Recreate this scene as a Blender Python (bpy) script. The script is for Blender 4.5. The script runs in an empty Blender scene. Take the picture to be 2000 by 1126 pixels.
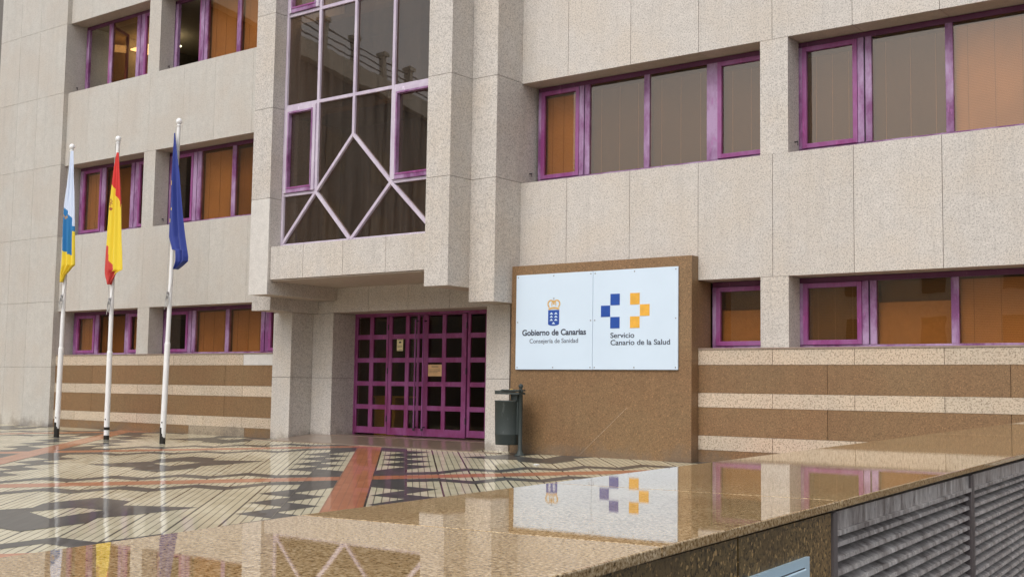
import bpy, bmesh, math, random
from mathutils import Vector, Matrix
random.seed(7)
scn = bpy.context.scene
R = math.radians

# ------------------------------------------------------------------ camera
cam_d = bpy.data.cameras.new('camera')
cam = bpy.data.objects.new('camera', cam_d)
scn.collection.objects.link(cam)
scn.camera = cam
YAW, PITCH, ROLL = -0.658295, 0.0844087, 0.0154150
_f = Vector((math.sin(YAW)*math.cos(PITCH), math.cos(YAW)*math.cos(PITCH), math.sin(PITCH)))
_r = Vector((math.cos(YAW), -math.sin(YAW), 0))
_u = _r.cross(_f)
_r2 = _r*math.cos(ROLL) + _u*math.sin(ROLL)
_u2 = -_r*math.sin(ROLL) + _u*math.cos(ROLL)
m = Matrix((_r2, _u2, -_f)).transposed().to_4x4()
m.translation = Vector((0, -16.968, 1.10))
cam.matrix_world = m
cam_d.sensor_width = 36
cam_d.lens = 42.235
cam_d.clip_start = 0.05
cam_d.clip_end = 2000

# ------------------------------------------------------------------ sky, sun, exposure
world = bpy.data.worlds.new('World')
scn.world = world
world.use_nodes = True
wn, wl = world.node_tree.nodes, world.node_tree.links
wn.clear()
sky = wn.new('ShaderNodeTexSky')
sky.sky_type = 'NISHITA'
sky.sun_disc = False
SUN_EL, SUN_AZ = R(52), R(178)          # azimuth clockwise from +Y: over the photographer's left shoulder
sky.sun_elevation = SUN_EL
sky.sun_rotation = SUN_AZ
sky.air_density = 1.0
sky.dust_density = 4.0
sky.ozone_density = 1.0
hs = wn.new('ShaderNodeHueSaturation')
hs.inputs['Saturation'].default_value = 0.28
bg = wn.new('ShaderNodeBackground')
bg.inputs['Strength'].default_value = 0.15
wo = wn.new('ShaderNodeOutputWorld')
wl.new(sky.outputs[0], hs.inputs['Color'])
wl.new(hs.outputs[0], bg.inputs[0])
wl.new(bg.outputs[0], wo.inputs[0])
sun_d = bpy.data.lights.new('sun', 'SUN')
sun_d.energy = 0.5
sun_d.angle = R(35)
sun_d.color = (1.0, 0.96, 0.91)
sun = bpy.data.objects.new('sun', sun_d)
scn.collection.objects.link(sun)
sd = Vector((math.sin(SUN_AZ)*math.cos(SUN_EL), math.cos(SUN_AZ)*math.cos(SUN_EL), math.sin(SUN_EL)))
sun.rotation_euler = sd.to_track_quat('Z', 'Y').to_euler()
scn.view_settings.view_transform = 'Standard'
scn.view_settings.look = 'None'
scn.view_settings.exposure = 0.36
scn.view_settings.gamma = 1.0
scn.cycles.max_bounces = 10
scn.cycles.transparent_max_bounces = 12

# ------------------------------------------------------------------ node helpers
def newmat(name):
    mt = bpy.data.materials.new(name)
    mt.use_nodes = True
    nt = mt.node_tree
    return mt, nt.nodes, nt.links, nt.nodes['Principled BSDF']

class NB:
    """small helper to write node graphs"""
    def __init__(s, n, l):
        s.n, s.l = n, l
        s._pos = None
    def pos(s):
        if s._pos is None:
            s._pos = s.n.new('ShaderNodeNewGeometry')
        return s._pos.outputs['Position']
    def island(s):
        s.pos()
        return s._pos.outputs['Random Per Island']
    def put(s, sock, v):
        if hasattr(v, 'is_output') or isinstance(v, bpy.types.NodeSocket):
            s.l.new(v, sock)
        else:
            sock.default_value = v
    def math(s, op, a, b=0.0, c=0.0, clamp=False):
        q = s.n.new('ShaderNodeMath'); q.operation = op; q.use_clamp = clamp
        s.put(q.inputs[0], a); s.put(q.inputs[1], b)
        if op in ('MULTIPLY_ADD',): s.put(q.inputs[2], c)
        return q.outputs[0]
    def scale(s, vec, xyz):
        q = s.n.new('ShaderNodeVectorMath'); q.operation = 'MULTIPLY'
        s.put(q.inputs[0], vec); q.inputs[1].default_value = xyz
        return q.outputs[0]
    def noise(s, scale, detail=2.0, rough=0.5, vec=None, dist=0.0):
        q = s.n.new('ShaderNodeTexNoise')
        s.put(q.inputs['Vector'], vec if vec is not None else s.pos())
        q.inputs['Scale'].default_value = scale
        q.inputs['Detail'].default_value = detail
        q.inputs['Roughness'].default_value = rough
        q.inputs['Distortion'].default_value = dist
        return q.outputs['Fac']
    def voro(s, scale, vec=None):
        q = s.n.new('ShaderNodeTexVoronoi')
        s.put(q.inputs['Vector'], vec if vec is not None else s.pos())
        q.inputs['Scale'].default_value = scale
        return q
    def ramp(s, fac, stops, interp='LINEAR'):
        q = s.n.new('ShaderNodeValToRGB')
        s.put(q.inputs[0], fac)
        cr = q.color_ramp; cr.interpolation = interp
        while len(cr.elements) > len(stops): cr.elements.remove(cr.elements[-1])
        while len(cr.elements) < len(stops): cr.elements.new(0.5)
        for e, (p, c) in zip(cr.elements, stops):
            e.position = p
            e.color = (c[0], c[1], c[2], 1) if hasattr(c, '__len__') else (c, c, c, 1)
        return q.outputs[0]
    def mix(s, fac, a, b, mode='MIX'):
        q = s.n.new('ShaderNodeMix'); q.data_type = 'RGBA'; q.blend_type = mode
        s.put(q.inputs[0], fac)
        for sock, v in ((q.inputs[6], a), (q.inputs[7], b)):
            if isinstance(v, tuple) and len(v) == 3: v = v + (1,)
            s.put(sock, v)
        return q.outputs[2]
    def bump(s, h, strength=0.2, dist=0.01, normal=None):
        q = s.n.new('ShaderNodeBump')
        q.inputs['Strength'].default_value = strength
        q.inputs['Distance'].default_value = dist
        s.put(q.inputs['Height'], h)
        if normal is not None: s.l.new(normal, q.inputs['Normal'])
        return q.outputs[0]

def stone(name, base, speck, amount=0.5, size=55, island=0.06, stain=0.12, rough=0.6, warm=None, coat=0.0, bump=0.15, flake=0.35, splash=0.5):
    mt, n, l, p = newmat(name)
    b = NB(n, l)
    n1 = b.noise(size, 3, 0.65)
    n2 = b.noise(size*0.6, 2, 0.5, vec=b.scale(b.pos(), (1.0, 1.0, 1.07)))
    sp = b.ramp(n1, [(0.38, 1), (0.47, 0)])
    sp2 = b.ramp(n2, [(0.36, 0.6), (0.45, 0)])
    spm = b.math('MULTIPLY', b.math('MAXIMUM', sp, sp2), amount, clamp=True)
    big = b.noise(0.9, 4, 0.6)
    med = b.noise(6.0, 3, 0.6)
    streak = b.noise(1.0, 5, 0.7, vec=b.scale(b.pos(), (7.0, 7.0, 0.30)))
    c = b.mix(b.ramp(med, [(0.3, 0), (0.7, 1)]), tuple(x*0.93 for x in base), tuple(min(1, x*1.06) for x in base))
    if warm: c = b.mix(b.ramp(big, [(0.42, 0), (0.62, 0.75)]), c, warm)
    c = b.mix(spm, c, speck)
    lite = b.ramp(b.noise(size*0.8, 2, 0.5, vec=b.scale(b.pos(), (1.02, 0.98, 1.01))), [(0.60, 0), (0.68, flake)])
    c = b.mix(lite, c, tuple(min(1, x*(1.0+flake*0.75)) for x in base))
    dk = b.math('MULTIPLY', b.ramp(streak, [(0.50, 0), (0.78, 1)]), stain)
    c = b.mix(dk, c, tuple(x*0.45 for x in base))
    sz = n.new('ShaderNodeSeparateXYZ'); l.new(b.pos(), sz.inputs[0])
    hz = b.math('ADD', sz.outputs[2], b.math('MULTIPLY', b.math('SUBTRACT', b.noise(2.6, 4, 0.7), 0.5), 1.1))
    c = b.mix(b.ramp(hz, [(0.0, splash), (0.20, 0)]), c, (0.17, 0.13, 0.095))
    isl = b.math('MULTIPLY_ADD', b.island(), island*2, 1-island)
    q = n.new('ShaderNodeMix'); q.data_type = 'RGBA'; q.blend_type = 'MULTIPLY'; q.inputs[0].default_value = 1
    comb = n.new('ShaderNodeCombineColor')
    for i in range(3): l.new(isl, comb.inputs[i])
    l.new(c, q.inputs[6]); l.new(comb.outputs[0], q.inputs[7])
    l.new(q.outputs[2], p.inputs['Base Color'])
    p.inputs['Roughness'].default_value = rough
    if coat:
        p.inputs['Coat Weight'].default_value = coat
        p.inputs['Coat Roughness'].default_value = 0.08
    l.new(b.bump(n1, bump, 0.004), p.inputs['Normal'])
    return mt

M = {}
M['stone'] = stone('speckled pale granite', (0.60, 0.56, 0.515), (0.22, 0.195, 0.175), 0.75, 54, 0.03, 0.24, warm=(0.60, 0.535, 0.46), flake=0.5)
M['stone_left'] = stone('weathered pale granite', (0.545, 0.52, 0.475), (0.28, 0.25, 0.22), 0.45, 42, 0.015, 0.22, warm=(0.53, 0.48, 0.42))
M['stone_clean'] = stone('clean white granite', (0.66, 0.63, 0.59), (0.36, 0.34, 0.31), 0.5, 60, 0.02, 0.1)
M['stone_band'] = stone('cream plinth granite', (0.57, 0.475, 0.365), (0.18, 0.125, 0.08), 0.85, 44, 0.05, 0.15, warm=(0.62, 0.49, 0.36))
M['brown'] = stone('brown granite', (0.25, 0.145, 0.070), (0.10, 0.055, 0.025), 0.8, 62, 0.06, 0.25, rough=0.45, warm=(0.25, 0.16, 0.08), flake=0.8)
M['brown_dirty'] = stone('stained brown granite', (0.30, 0.19, 0.075), (0.025, 0.017, 0.008), 1.0, 135, 0.06, 0.95, rough=0.45, warm=(0.15, 0.105, 0.04), flake=1.2)
M['stained'] = stone('stained base granite', (0.36, 0.295, 0.215), (0.14, 0.11, 0.08), 0.8, 40, 0.04, 0.6)
M['mortar'] = stone('mortar', (0.22, 0.19, 0.165), (0.12, 0.1, 0.09), 0.3, 40, 0, 0.1)
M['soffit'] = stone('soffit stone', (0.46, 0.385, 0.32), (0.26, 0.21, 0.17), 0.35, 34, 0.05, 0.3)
M['cream_wall'] = stone('painted render', (0.78, 0.74, 0.62), (0.6, 0.55, 0.45), 0.3, 20, 0.0, 0.3)
M['grey_wall'] = stone('grey render', (0.16, 0.14, 0.12), (0.2, 0.19, 0.18), 0.3, 20, 0.0, 0.4)

def metal_paint(name, base, faded, rough=0.4, fade=0.5, grad=False):
    mt, n, l, p = newmat(name)
    b = NB(n, l)
    w = b.ramp(b.noise(3.0, 4, 0.65, vec=b.scale(b.pos(), (1, 1, 0.45))), [(0.38, 0), (0.62, 1)])
    fine = b.noise(40, 3, 0.7)
    w = b.math('MULTIPLY', b.math('ADD', w, b.math('MULTIPLY', b.math('SUBTRACT', fine, 0.5), 0.5)), fade, clamp=True)
    c = b.mix(w, base, faded)
    sc = b.ramp(b.noise(18, 3, 0.6, vec=b.scale(b.pos(), (1, 1, 0.25))), [(0.64, 0), (0.68, 0.6)])
    c = b.mix(sc, c, tuple(min(1, x*1.7+0.04) for x in base))
    l.new(c, p.inputs['Base Color'])
    p.inputs['Roughness'].default_value = rough
    l.new(b.bump(fine, 0.05, 0.002), p.inputs['Normal'])
    return mt
M['purple'] = metal_paint('weathered purple aluminium', (0.19, 0.055, 0.17), (0.44, 0.30, 0.48), 0.38, 0.85)
M['plum'] = metal_paint('soffit shade plum paint', (0.115, 0.028, 0.085), (0.17, 0.055, 0.14), 0.42, 0.4)  # frame purple darkened so the colour carries the soffit's shade
M['sash'] = metal_paint('purple sash paint', (0.24, 0.04, 0.175), (0.36, 0.17, 0.36), 0.42, 0.5)
M['lilac'] = metal_paint('faded lilac aluminium', (0.50, 0.42, 0.53), (0.62, 0.56, 0.64), 0.45, 0.8)
M['magenta'] = metal_paint('magenta door paint', (0.22, 0.035, 0.13), (0.34, 0.11, 0.29), 0.38, 0.6)
M['white_paint'] = metal_paint('white pole paint', (0.86, 0.86, 0.86), (0.80, 0.80, 0.79), 0.45, 0.3)
M['black_paint'] = metal_paint('black paint', (0.015, 0.014, 0.013), (0.04, 0.035, 0.03), 0.3, 0.5)
M['bin_green'] = metal_paint('dark green bin paint', (0.032, 0.042, 0.040), (0.042, 0.052, 0.049), 0.6, 0.5)
M['blue_box'] = metal_paint('pale blue cabinet paint', (0.56, 0.78, 0.92), (0.64, 0.82, 0.92), 0.35, 0.6)
M['steel'] = metal_paint('dull steel', (0.30, 0.30, 0.31), (0.22, 0.21, 0.20), 0.4, 0.8)
M['dark_metal'] = metal_paint('dark metal', (0.03, 0.025, 0.03), (0.06, 0.05, 0.05), 0.4, 0.5)

def plain(name, col, rough=0.6, amp=0.09, ns=9, **kw):
    mt, n, l, p = newmat(name)
    b = NB(n, l)
    c = b.mix(b.ramp(b.noise(ns, 4, 0.6), [(0.3, 0), (0.7, 1)]), tuple(x*(1-amp) for x in col), tuple(min(1, x*(1+amp)) for x in col))
    l.new(c, p.inputs['Base Color'])
    p.inputs['Roughness'].default_value = rough
    for k, v in kw.items(): p.inputs[k].default_value = v
    return mt
M['interior'] = plain('dark interior paint', (0.26, 0.21, 0.14), 0.8)
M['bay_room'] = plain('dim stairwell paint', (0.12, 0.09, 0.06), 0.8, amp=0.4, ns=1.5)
M['ceiling'] = plain('ceiling', (0.30, 0.26, 0.2), 0.8)
M['cardboard'] = plain('ochre cabinet', (0.80, 0.52, 0.13), 0.6)
M['paper'] = plain('yellow notice', (0.78, 0.66, 0.36), 0.6)
M['paper2'] = plain('tan notice', (0.66, 0.42, 0.20), 0.6)
M['ink'] = plain('ink', (0.05, 0.045, 0.05), 0.6)
M['sign_white'] = plain('white sign enamel', (0.64, 0.76, 0.88), 0.35, amp=0.02, ns=1.2)
M['sign_blue'] = plain('sign blue', (0.018, 0.075, 0.36), 0.4)
M['sign_gold'] = plain('sign gold', (0.80, 0.43, 0.06), 0.4)
M['sign_crown'] = plain('sign crown gold', (0.66, 0.42, 0.15), 0.4)
M['sign_text'] = plain('sign lettering', (0.045, 0.055, 0.085), 0.5)
M['sign_text2'] = plain('sign lettering light', (0.14, 0.16, 0.20), 0.5)
M['rope'] = plain('rope', (0.45, 0.44, 0.42), 0.8)
M['asphalt'] = plain('asphalt', (0.06, 0.06, 0.062), 0.7)
M['rubble'] = plain('litter', (0.7, 0.7, 0.68), 0.7)

def slat_mat(name, col, pitch=0.024, trans=0.0):
    mt, n, l, p = newmat(name)
    b = NB(n, l)
    sep = n.new('ShaderNodeSeparateXYZ'); l.new(b.pos(), sep.inputs[0])
    fr = b.math('FRACT', b.math('DIVIDE', sep.outputs[2], pitch))
    dark = b.ramp(fr, [(0.0, 0.45), (0.18, 1.0), (0.8, 0.95), (1.0, 0.6)])
    big = b.ramp(b.noise(1.3, 2), [(0.3, 0.85), (0.7, 1.1)])
    c = b.mix(1.0, b.mix(1.0, col, dark, 'MULTIPLY'), big, 'MULTIPLY')
    l.new(c, p.inputs['Base Color'])
    p.inputs['Roughness'].default_value = 0.55
    l.new(b.bump(fr, 0.3, 0.01), p.inputs['Normal'])
    return mt
M['blind'] = slat_mat('venetian blind', (0.66, 0.53, 0.40))
M['blind_dark'] = slat_mat('grey venetian blind', (0.085, 0.075, 0.068))
M['blind_brown'] = slat_mat('brown blind', (0.34, 0.25, 0.17))
M['olive_reflection'] = slat_mat('olive reflected tone slats', (0.20, 0.17, 0.10))  # olive colour stands in for the street building mirrored in the glass
M['board'] = plain('lower window board', (0.50, 0.39, 0.25), 0.7)
M['cord'] = plain('blind cord', (0.34, 0.29, 0.24), 0.7)

def glass_mat(name, tint, refl=0.10, rough=0.0, dirt=0.0, dirtcol=(0.2, 0.18, 0.17)):
    mt, n, l, p = newmat(name)
    n.remove(p)
    b = NB(n, l)
    out = [x for x in n if x.type == 'OUTPUT_MATERIAL'][0]
    gl = n.new('ShaderNodeBsdfGlossy'); gl.inputs['Roughness'].default_value = rough
    gl.inputs['Color'].default_value = (1, 0.97, 0.94, 1)
    tr = n.new('ShaderNodeBsdfTransparent'); tr.inputs[0].default_value = tint + (1,)
    b.pos()
    dt = n.new('ShaderNodeVectorMath'); dt.operation = 'DOT_PRODUCT'
    l.new(b._pos.outputs['Incoming'], dt.inputs[0]); l.new(b._pos.outputs['Normal'], dt.inputs[1])
    sch = b.math('POWER', b.math('SUBTRACT', 1.0, b.math('ABSOLUTE', dt.outputs['Value'])), 5.0)
    frn = b.math('MULTIPLY_ADD', sch, 0.96, 0.03)
    l.new(b.bump(b.noise(1.1, 2), 0.06, 0.02), gl.inputs['Normal'])
    fac = b.math('ADD', frn, refl, clamp=True)
    ms = n.new('ShaderNodeMixShader'); l.new(fac, ms.inputs[0]); l.new(tr.outputs[0], ms.inputs[1]); l.new(gl.outputs[0], ms.inputs[2])
    last = ms.outputs[0]
    if dirt:
        df = n.new('ShaderNodeBsdfDiffuse'); df.inputs[0].default_value = dirtcol + (1,)
        st = b.noise(1.0, 4, 0.6, vec=b.scale(b.pos(), (9, 9, 0.5)))
        fc = b.math('MULTIPLY', b.ramp(st, [(0.35, 0.25), (0.72, 1.0)]), dirt)
        m2 = n.new('ShaderNodeMixShader'); l.new(fc, m2.inputs[0]); l.new(last, m2.inputs[1]); l.new(df.outputs[0], m2.inputs[2])
        last = m2.outputs[0]
    l.new(last, out.inputs[0])
    return mt
M['glass'] = glass_mat('bronze tinted glass', (0.86, 0.71, 0.53), 0.05)
M['glass_bay'] = glass_mat('dark bay glass', (0.66, 0.55, 0.44), 0.048, dirt=0.15, dirtcol=(0.22, 0.19, 0.165))
M['glass_door'] = glass_mat('dark door glass', (0.74, 0.68, 0.60), 0.015)

def emis(name, col, s):
    mt, n, l, p = newmat(name)
    p.inputs['Emission Color'].default_value = col + (1,)
    p.inputs['Emission Strength'].default_value = s
    p.inputs['Base Color'].default_value = col + (1,)
    return mt
M['lamp'] = emis('lit ceiling diffuser', (1.0, 0.85, 0.55), 2.2)

# paving -----------------------------------------------------------------
TH = R(-42.6)
VH = (math.cos(TH), -math.sin(TH)); UH = (math.sin(TH), math.cos(TH))
def paving(name, col, col2, joint, wet=0.75, jstr=1.0, vj=0.0903, uj=0.27):
    mt, n, l, p = newmat(name)
    b = NB(n, l)
    def dot(h, off):
        q = n.new('ShaderNodeVectorMath'); q.operation = 'DOT_PRODUCT'
        l.new(b.pos(), q.inputs[0]); q.inputs[1].default_value = (h[0], h[1], 0)
        return b.math('ADD', q.outputs['Value'], off)
    v = dot(VH, 11.94 + 90.3); u = dot(UH, 54.0)
    vt = b.math('DIVIDE', v, vj)
    col_i = b.math('FLOOR', vt)
    fv = b.math('FRACT', vt)
    shift = b.math('MULTIPLY', b.math('MODULO', col_i, 2.0), 0.0)
    ut = b.math('ADD', b.math('DIVIDE', u, uj), shift)
    fu = b.math('FRACT', ut)
    jv = b.math('LESS_THAN', fv, 0.15)
    cv = b.math('FRACT', b.math('DIVIDE', v, 0.4515))
    jc = b.math('LESS_THAN', cv, 0.055)
    ju = b.math('LESS_THAN', fu, 0.035)
    j = b.math('MAXIMUM', b.math('MAXIMUM', b.math('MULTIPLY', jv, 0.8), jc), b.math('MULTIPLY', ju, 0.22))
    comb = n.new('ShaderNodeCombineXYZ'); l.new(col_i, comb.inputs[0]); l.new(b.math('FLOOR', ut), comb.inputs[1])
    wn_ = n.new('ShaderNodeTexWhiteNoise'); wn_.noise_dimensions = '2D'; l.new(comb.outputs[0], wn_.inputs['Vector'])
    rnd = wn_.outputs['Value']
    c = b.mix(rnd, col, col2)
    grime = b.ramp(b.noise(1.4, 5, 0.65), [(0.35, 0.0), (0.75, 0.45)])
    c = b.mix(grime, c, tuple(x*0.62 for x in col))
    fine = b.ramp(b.noise(60, 3, 0.7), [(0.3, 0.25), (0.6, 0)])
    c = b.mix(fine, c, tuple(x*0.5 for x in col))
    c = b.mix(b.math('MULTIPLY', j, jstr), c, joint)
    l.new(c, p.inputs['Base Color'])
    puddle = b.ramp(b.noise(0.55, 3, 0.55), [(0.35, 0.02), (0.65, 0.07)])
    l.new(puddle, p.inputs['Coat Roughness'])
    p.inputs['Roughness'].default_value = 0.5
    p.inputs['Coat Weight'].default_value = wet
    p.inputs['Coat IOR'].default_value = 1.33
    # every tile leans a hair its own way
    gm = n.new('ShaderNodeVectorMath'); gm.operation = 'SUBTRACT'; l.new(wn_.outputs['Color'], gm.inputs[0]); gm.inputs[1].default_value = (0.5, 0.5, 0.5)
    gs = n.new('ShaderNodeVectorMath'); gs.operation = 'MULTIPLY'; l.new(gm.outputs[0], gs.inputs[0]); gs.inputs[1].default_value = (0.010, 0.010, 0.0)
    ga = n.new('ShaderNodeVectorMath'); ga.operation = 'ADD'; l.new(b._pos.outputs['Normal'], ga.inputs[0]); l.new(gs.outputs[0], ga.inputs[1])
    gn = n.new('ShaderNodeVectorMath'); gn.operation = 'NORMALIZE'; l.new(ga.outputs[0], gn.inputs[0])
    h = b.math('SUBTRACT', b.math('MULTIPLY', b.noise(7, 2, 0.5), 0.06), j)
    bn = b.bump(h, 0.12, 0.003, gn.outputs[0])
    l.new(bn, p.inputs['Normal']); l.new(bn, p.inputs['Coat Normal'])
    return mt
M['tile_cream'] = paving('wet cream paving', (0.66, 0.60, 0.41), (0.76, 0.70, 0.50), (0.05, 0.04, 0.03))
M['tile_dark'] = paving('wet dark paving', (0.045, 0.046, 0.045), (0.07, 0.07, 0.068), (0.03, 0.028, 0.027), jstr=0.5, wet=0.5)
M['tile_red'] = paving('wet terracotta paving', (0.50, 0.175, 0.075), (0.57, 0.22, 0.105), (0.16, 0.07, 0.045), jstr=0.35)
M['tile_porch'] = stone('porch granite', (0.27, 0.195, 0.14), (0.16, 0.115, 0.09), 0.4, 20, 0.10, 0.4, rough=0.35, coat=0.7, bump=0.03)
M['kerbstone'] = stone('granite edging', (0.34, 0.255, 0.20), (0.2, 0.15, 0.12), 0.5, 30, 0.1, 0.3, rough=0.4, coat=0.6, bump=0.05)

def ledge_mat():
    mt, n, l, p = newmat('wet polished brown granite')
    b = NB(n, l)
    n1 = b.noise(190, 3, 0.7)
    c = b.ramp(n1, [(0.34, (0.04, 0.022, 0.008)), (0.45, (0.36, 0.235, 0.105)), (0.55, (0.58, 0.42, 0.225)), (0.68, (0.84, 0.68, 0.45))])
    c = b.mix(b.ramp(b.noise(2.2, 4, 0.6), [(0.35, 0), (0.7, 0.5)]), c, (0.27, 0.16, 0.07))
    l.new(c, p.inputs['Base Color'])
    p.inputs['Roughness'].default_value = 0.5
    p.inputs['Specular IOR Level'].default_value = 0.0
    l.new(b.ramp(n1, [(0.36, 0.7), (0.56, 1.0)]), p.inputs['Coat Weight'])
    p.inputs['Coat IOR'].default_value = 1.6
    p.inputs['Coat Roughness'].default_value = 0.004
    bn = b.bump(b.noise(120, 2, 0.6), 0.035, 0.0003)
    b2 = b.bump(b.noise(3.0, 3, 0.5), 0.016, 0.004, bn)
    l.new(b2, p.inputs['Coat Normal'])
    l.new(b.bump(n1, 0.1, 0.001), p.inputs['Normal'])
    return mt
M['ledge'] = ledge_mat()

def louvre_mat():
    mt, n, l, p = newmat('flaking grey louvre paint')
    b = NB(n, l)
    f = b.noise(60, 4, 0.7, vec=b.scale(b.pos(), (1, 1, 0.5)))
    drip = b.noise(26, 4, 0.7, vec=b.scale(b.pos(), (1, 1, 0.35)))
    c = b.ramp(drip, [(0.30, (0.13, 0.105, 0.095)), (0.43, (0.34, 0.305, 0.29)), (0.60, (0.56, 0.525, 0.50)), (0.74, (0.85, 0.81, 0.77))])
    c = b.mix(b.ramp(f, [(0.60, 0), (0.63, 0.75)]), c, (0.11, 0.095, 0.10))
    l.new(c, p.inputs['Base Color'])
    p.inputs['Roughness'].default_value = 0.45
    l.new(b.bump(f, 0.25, 0.002), p.inputs['Normal'])
    return mt
M['louvre'] = louvre_mat()
M['louvre_frame'] = metal_paint('grimy louvre frame', (0.12, 0.10, 0.10), (0.24, 0.21, 0.20), 0.5, 0.7)

# ------------------------------------------------------------------ mesh helpers
C = scn.collection
def link(name, me, parent=None, loc=None):
    o = bpy.data.objects.new(name, me)
    C.objects.link(o)
    if parent is not None: o.parent = parent
    if loc: o.location = loc
    return o
def empty(name, loc, label, cat, group=None):
    o = bpy.data.objects.new(name, None)
    o.empty_display_size = 0.2
    C.objects.link(o); o.location = loc
    tag(o, label, cat, group)
    return o
def tag(o, label, cat, group=None):
    o['label'] = label; o['category'] = cat
    if group: o['group'] = group
    return o

class MB:
    def __init__(s):
        s.bm = bmesh.new(); s.mats = []
    def mi(s, mat):
        if mat not in s.mats: s.mats.append(mat)
        return s.mats.index(mat)
    def box(s, x0, x1, y0, y1, z0, z1, mat):
        if x1-x0 < 1e-5 or y1-y0 < 1e-5 or z1-z0 < 1e-5: return
        v = [s.bm.verts.new(c) for c in ((x0,y0,z0),(x1,y0,z0),(x1,y1,z0),(x0,y1,z0),(x0,y0,z1),(x1,y0,z1),(x1,y1,z1),(x0,y1,z1))]
        k = s.mi(mat)
        for f in ((0,3,2,1),(4,5,6,7),(0,1,5,4),(1,2,6,5),(2,3,7,6),(3,0,4,7)):
            s.bm.faces.new([v[i] for i in f]).material_index = k
    def hexa(s, pts, mat):
        v = [s.bm.verts.new(c) for c in pts]; k = s.mi(mat)
        for f in ((0,3,2,1),(4,5,6,7),(0,1,5,4),(1,2,6,5),(2,3,7,6),(3,0,4,7)):
            s.bm.faces.new([v[i] for i in f]).material_index = k
    def poly(s, pts, mat):
        v = [s.bm.verts.new(c) for c in pts]
        f = s.bm.faces.new(v); f.material_index = s.mi(mat); return f
    def prism(s, pts, vec, mat):
        """extrude a polygon (list of 3D points) by vec"""
        k = s.mi(mat); vec = Vector(vec)
        a = [s.bm.verts.new(p) for p in pts]; c = [s.bm.verts.new(Vector(p)+vec) for p in pts]
        s.bm.faces.new(a).material_index = k
        s.bm.faces.new(c[::-1]).material_index = k
        for i in range(len(a)):
            j = (i+1) % len(a)
            s.bm.faces.new((a[j], a[i], c[i], c[j])).material_index = k
    def tube(s, p0, p1, r0, r1, mat, seg=16, caps=True):
        p0, p1 = Vector(p0), Vector(p1); d = (p1-p0).normalized()
        a = d.orthogonal().normalized(); b = d.cross(a); k = s.mi(mat)
        rings = []
        for p, r in ((p0, r0), (p1, r1)):
            rings.append([s.bm.verts.new(p + a*math.cos(2*math.pi*i/seg)*r + b*math.sin(2*math.pi*i/seg)*r) for i in range(seg)])
        for i in range(seg):
            j = (i+1) % seg
            f = s.bm.faces.new((rings[0][i], rings[0][j], rings[1][j], rings[1][i])); f.material_index = k; f.smooth = True
        if caps:
            s.bm.faces.new([s.bm.verts.new(v.co) for v in rings[0][::-1]]).material_index = k
            s.bm.faces.new([s.bm.verts.new(v.co) for v in rings[1]]).material_index = k
    def lathe(s, prof, centre, mat, seg=24, a0=0.0, a1=2*math.pi):
        k = s.mi(mat); cx, cy, cz = centre; rings = []
        full = abs(a1-a0-2*math.pi) < 1e-6
        nn = seg if full else seg+1
        for r, z in prof:
            rings.append([s.bm.verts.new((cx+r*math.cos(a0+(a1-a0)*i/seg), cy+r*math.sin(a0+(a1-a0)*i/seg), cz+z)) for i in range(nn)])
        for q in range(len(rings)-1):
            for i in range(seg):
                j = (i+1) % nn
                f = s.bm.faces.new((rings[q][i], rings[q][j], rings[q+1][j], rings[q+1][i])); f.material_index = k; f.smooth = True
    def build(s, name, parent=None, bevel=0.0, loc=None):
        bmesh.ops.remove_doubles(s.bm, verts=s.bm.verts, dist=1e-6) if False else None
        bmesh.ops.recalc_face_normals(s.bm, faces=s.bm.faces)
        me = bpy.data.meshes.new(name); s.bm.to_mesh(me); s.bm.free()
        for mt in s.mats: me.materials.append(M[mt])
        o = link(name, me, parent)
        if bevel:
            bv = o.modifiers.new('bevel', 'BEVEL'); bv.width = bevel; bv.segments = 2; bv.limit_method = 'ANGLE'; bv.angle_limit = R(40)
        return o

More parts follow.
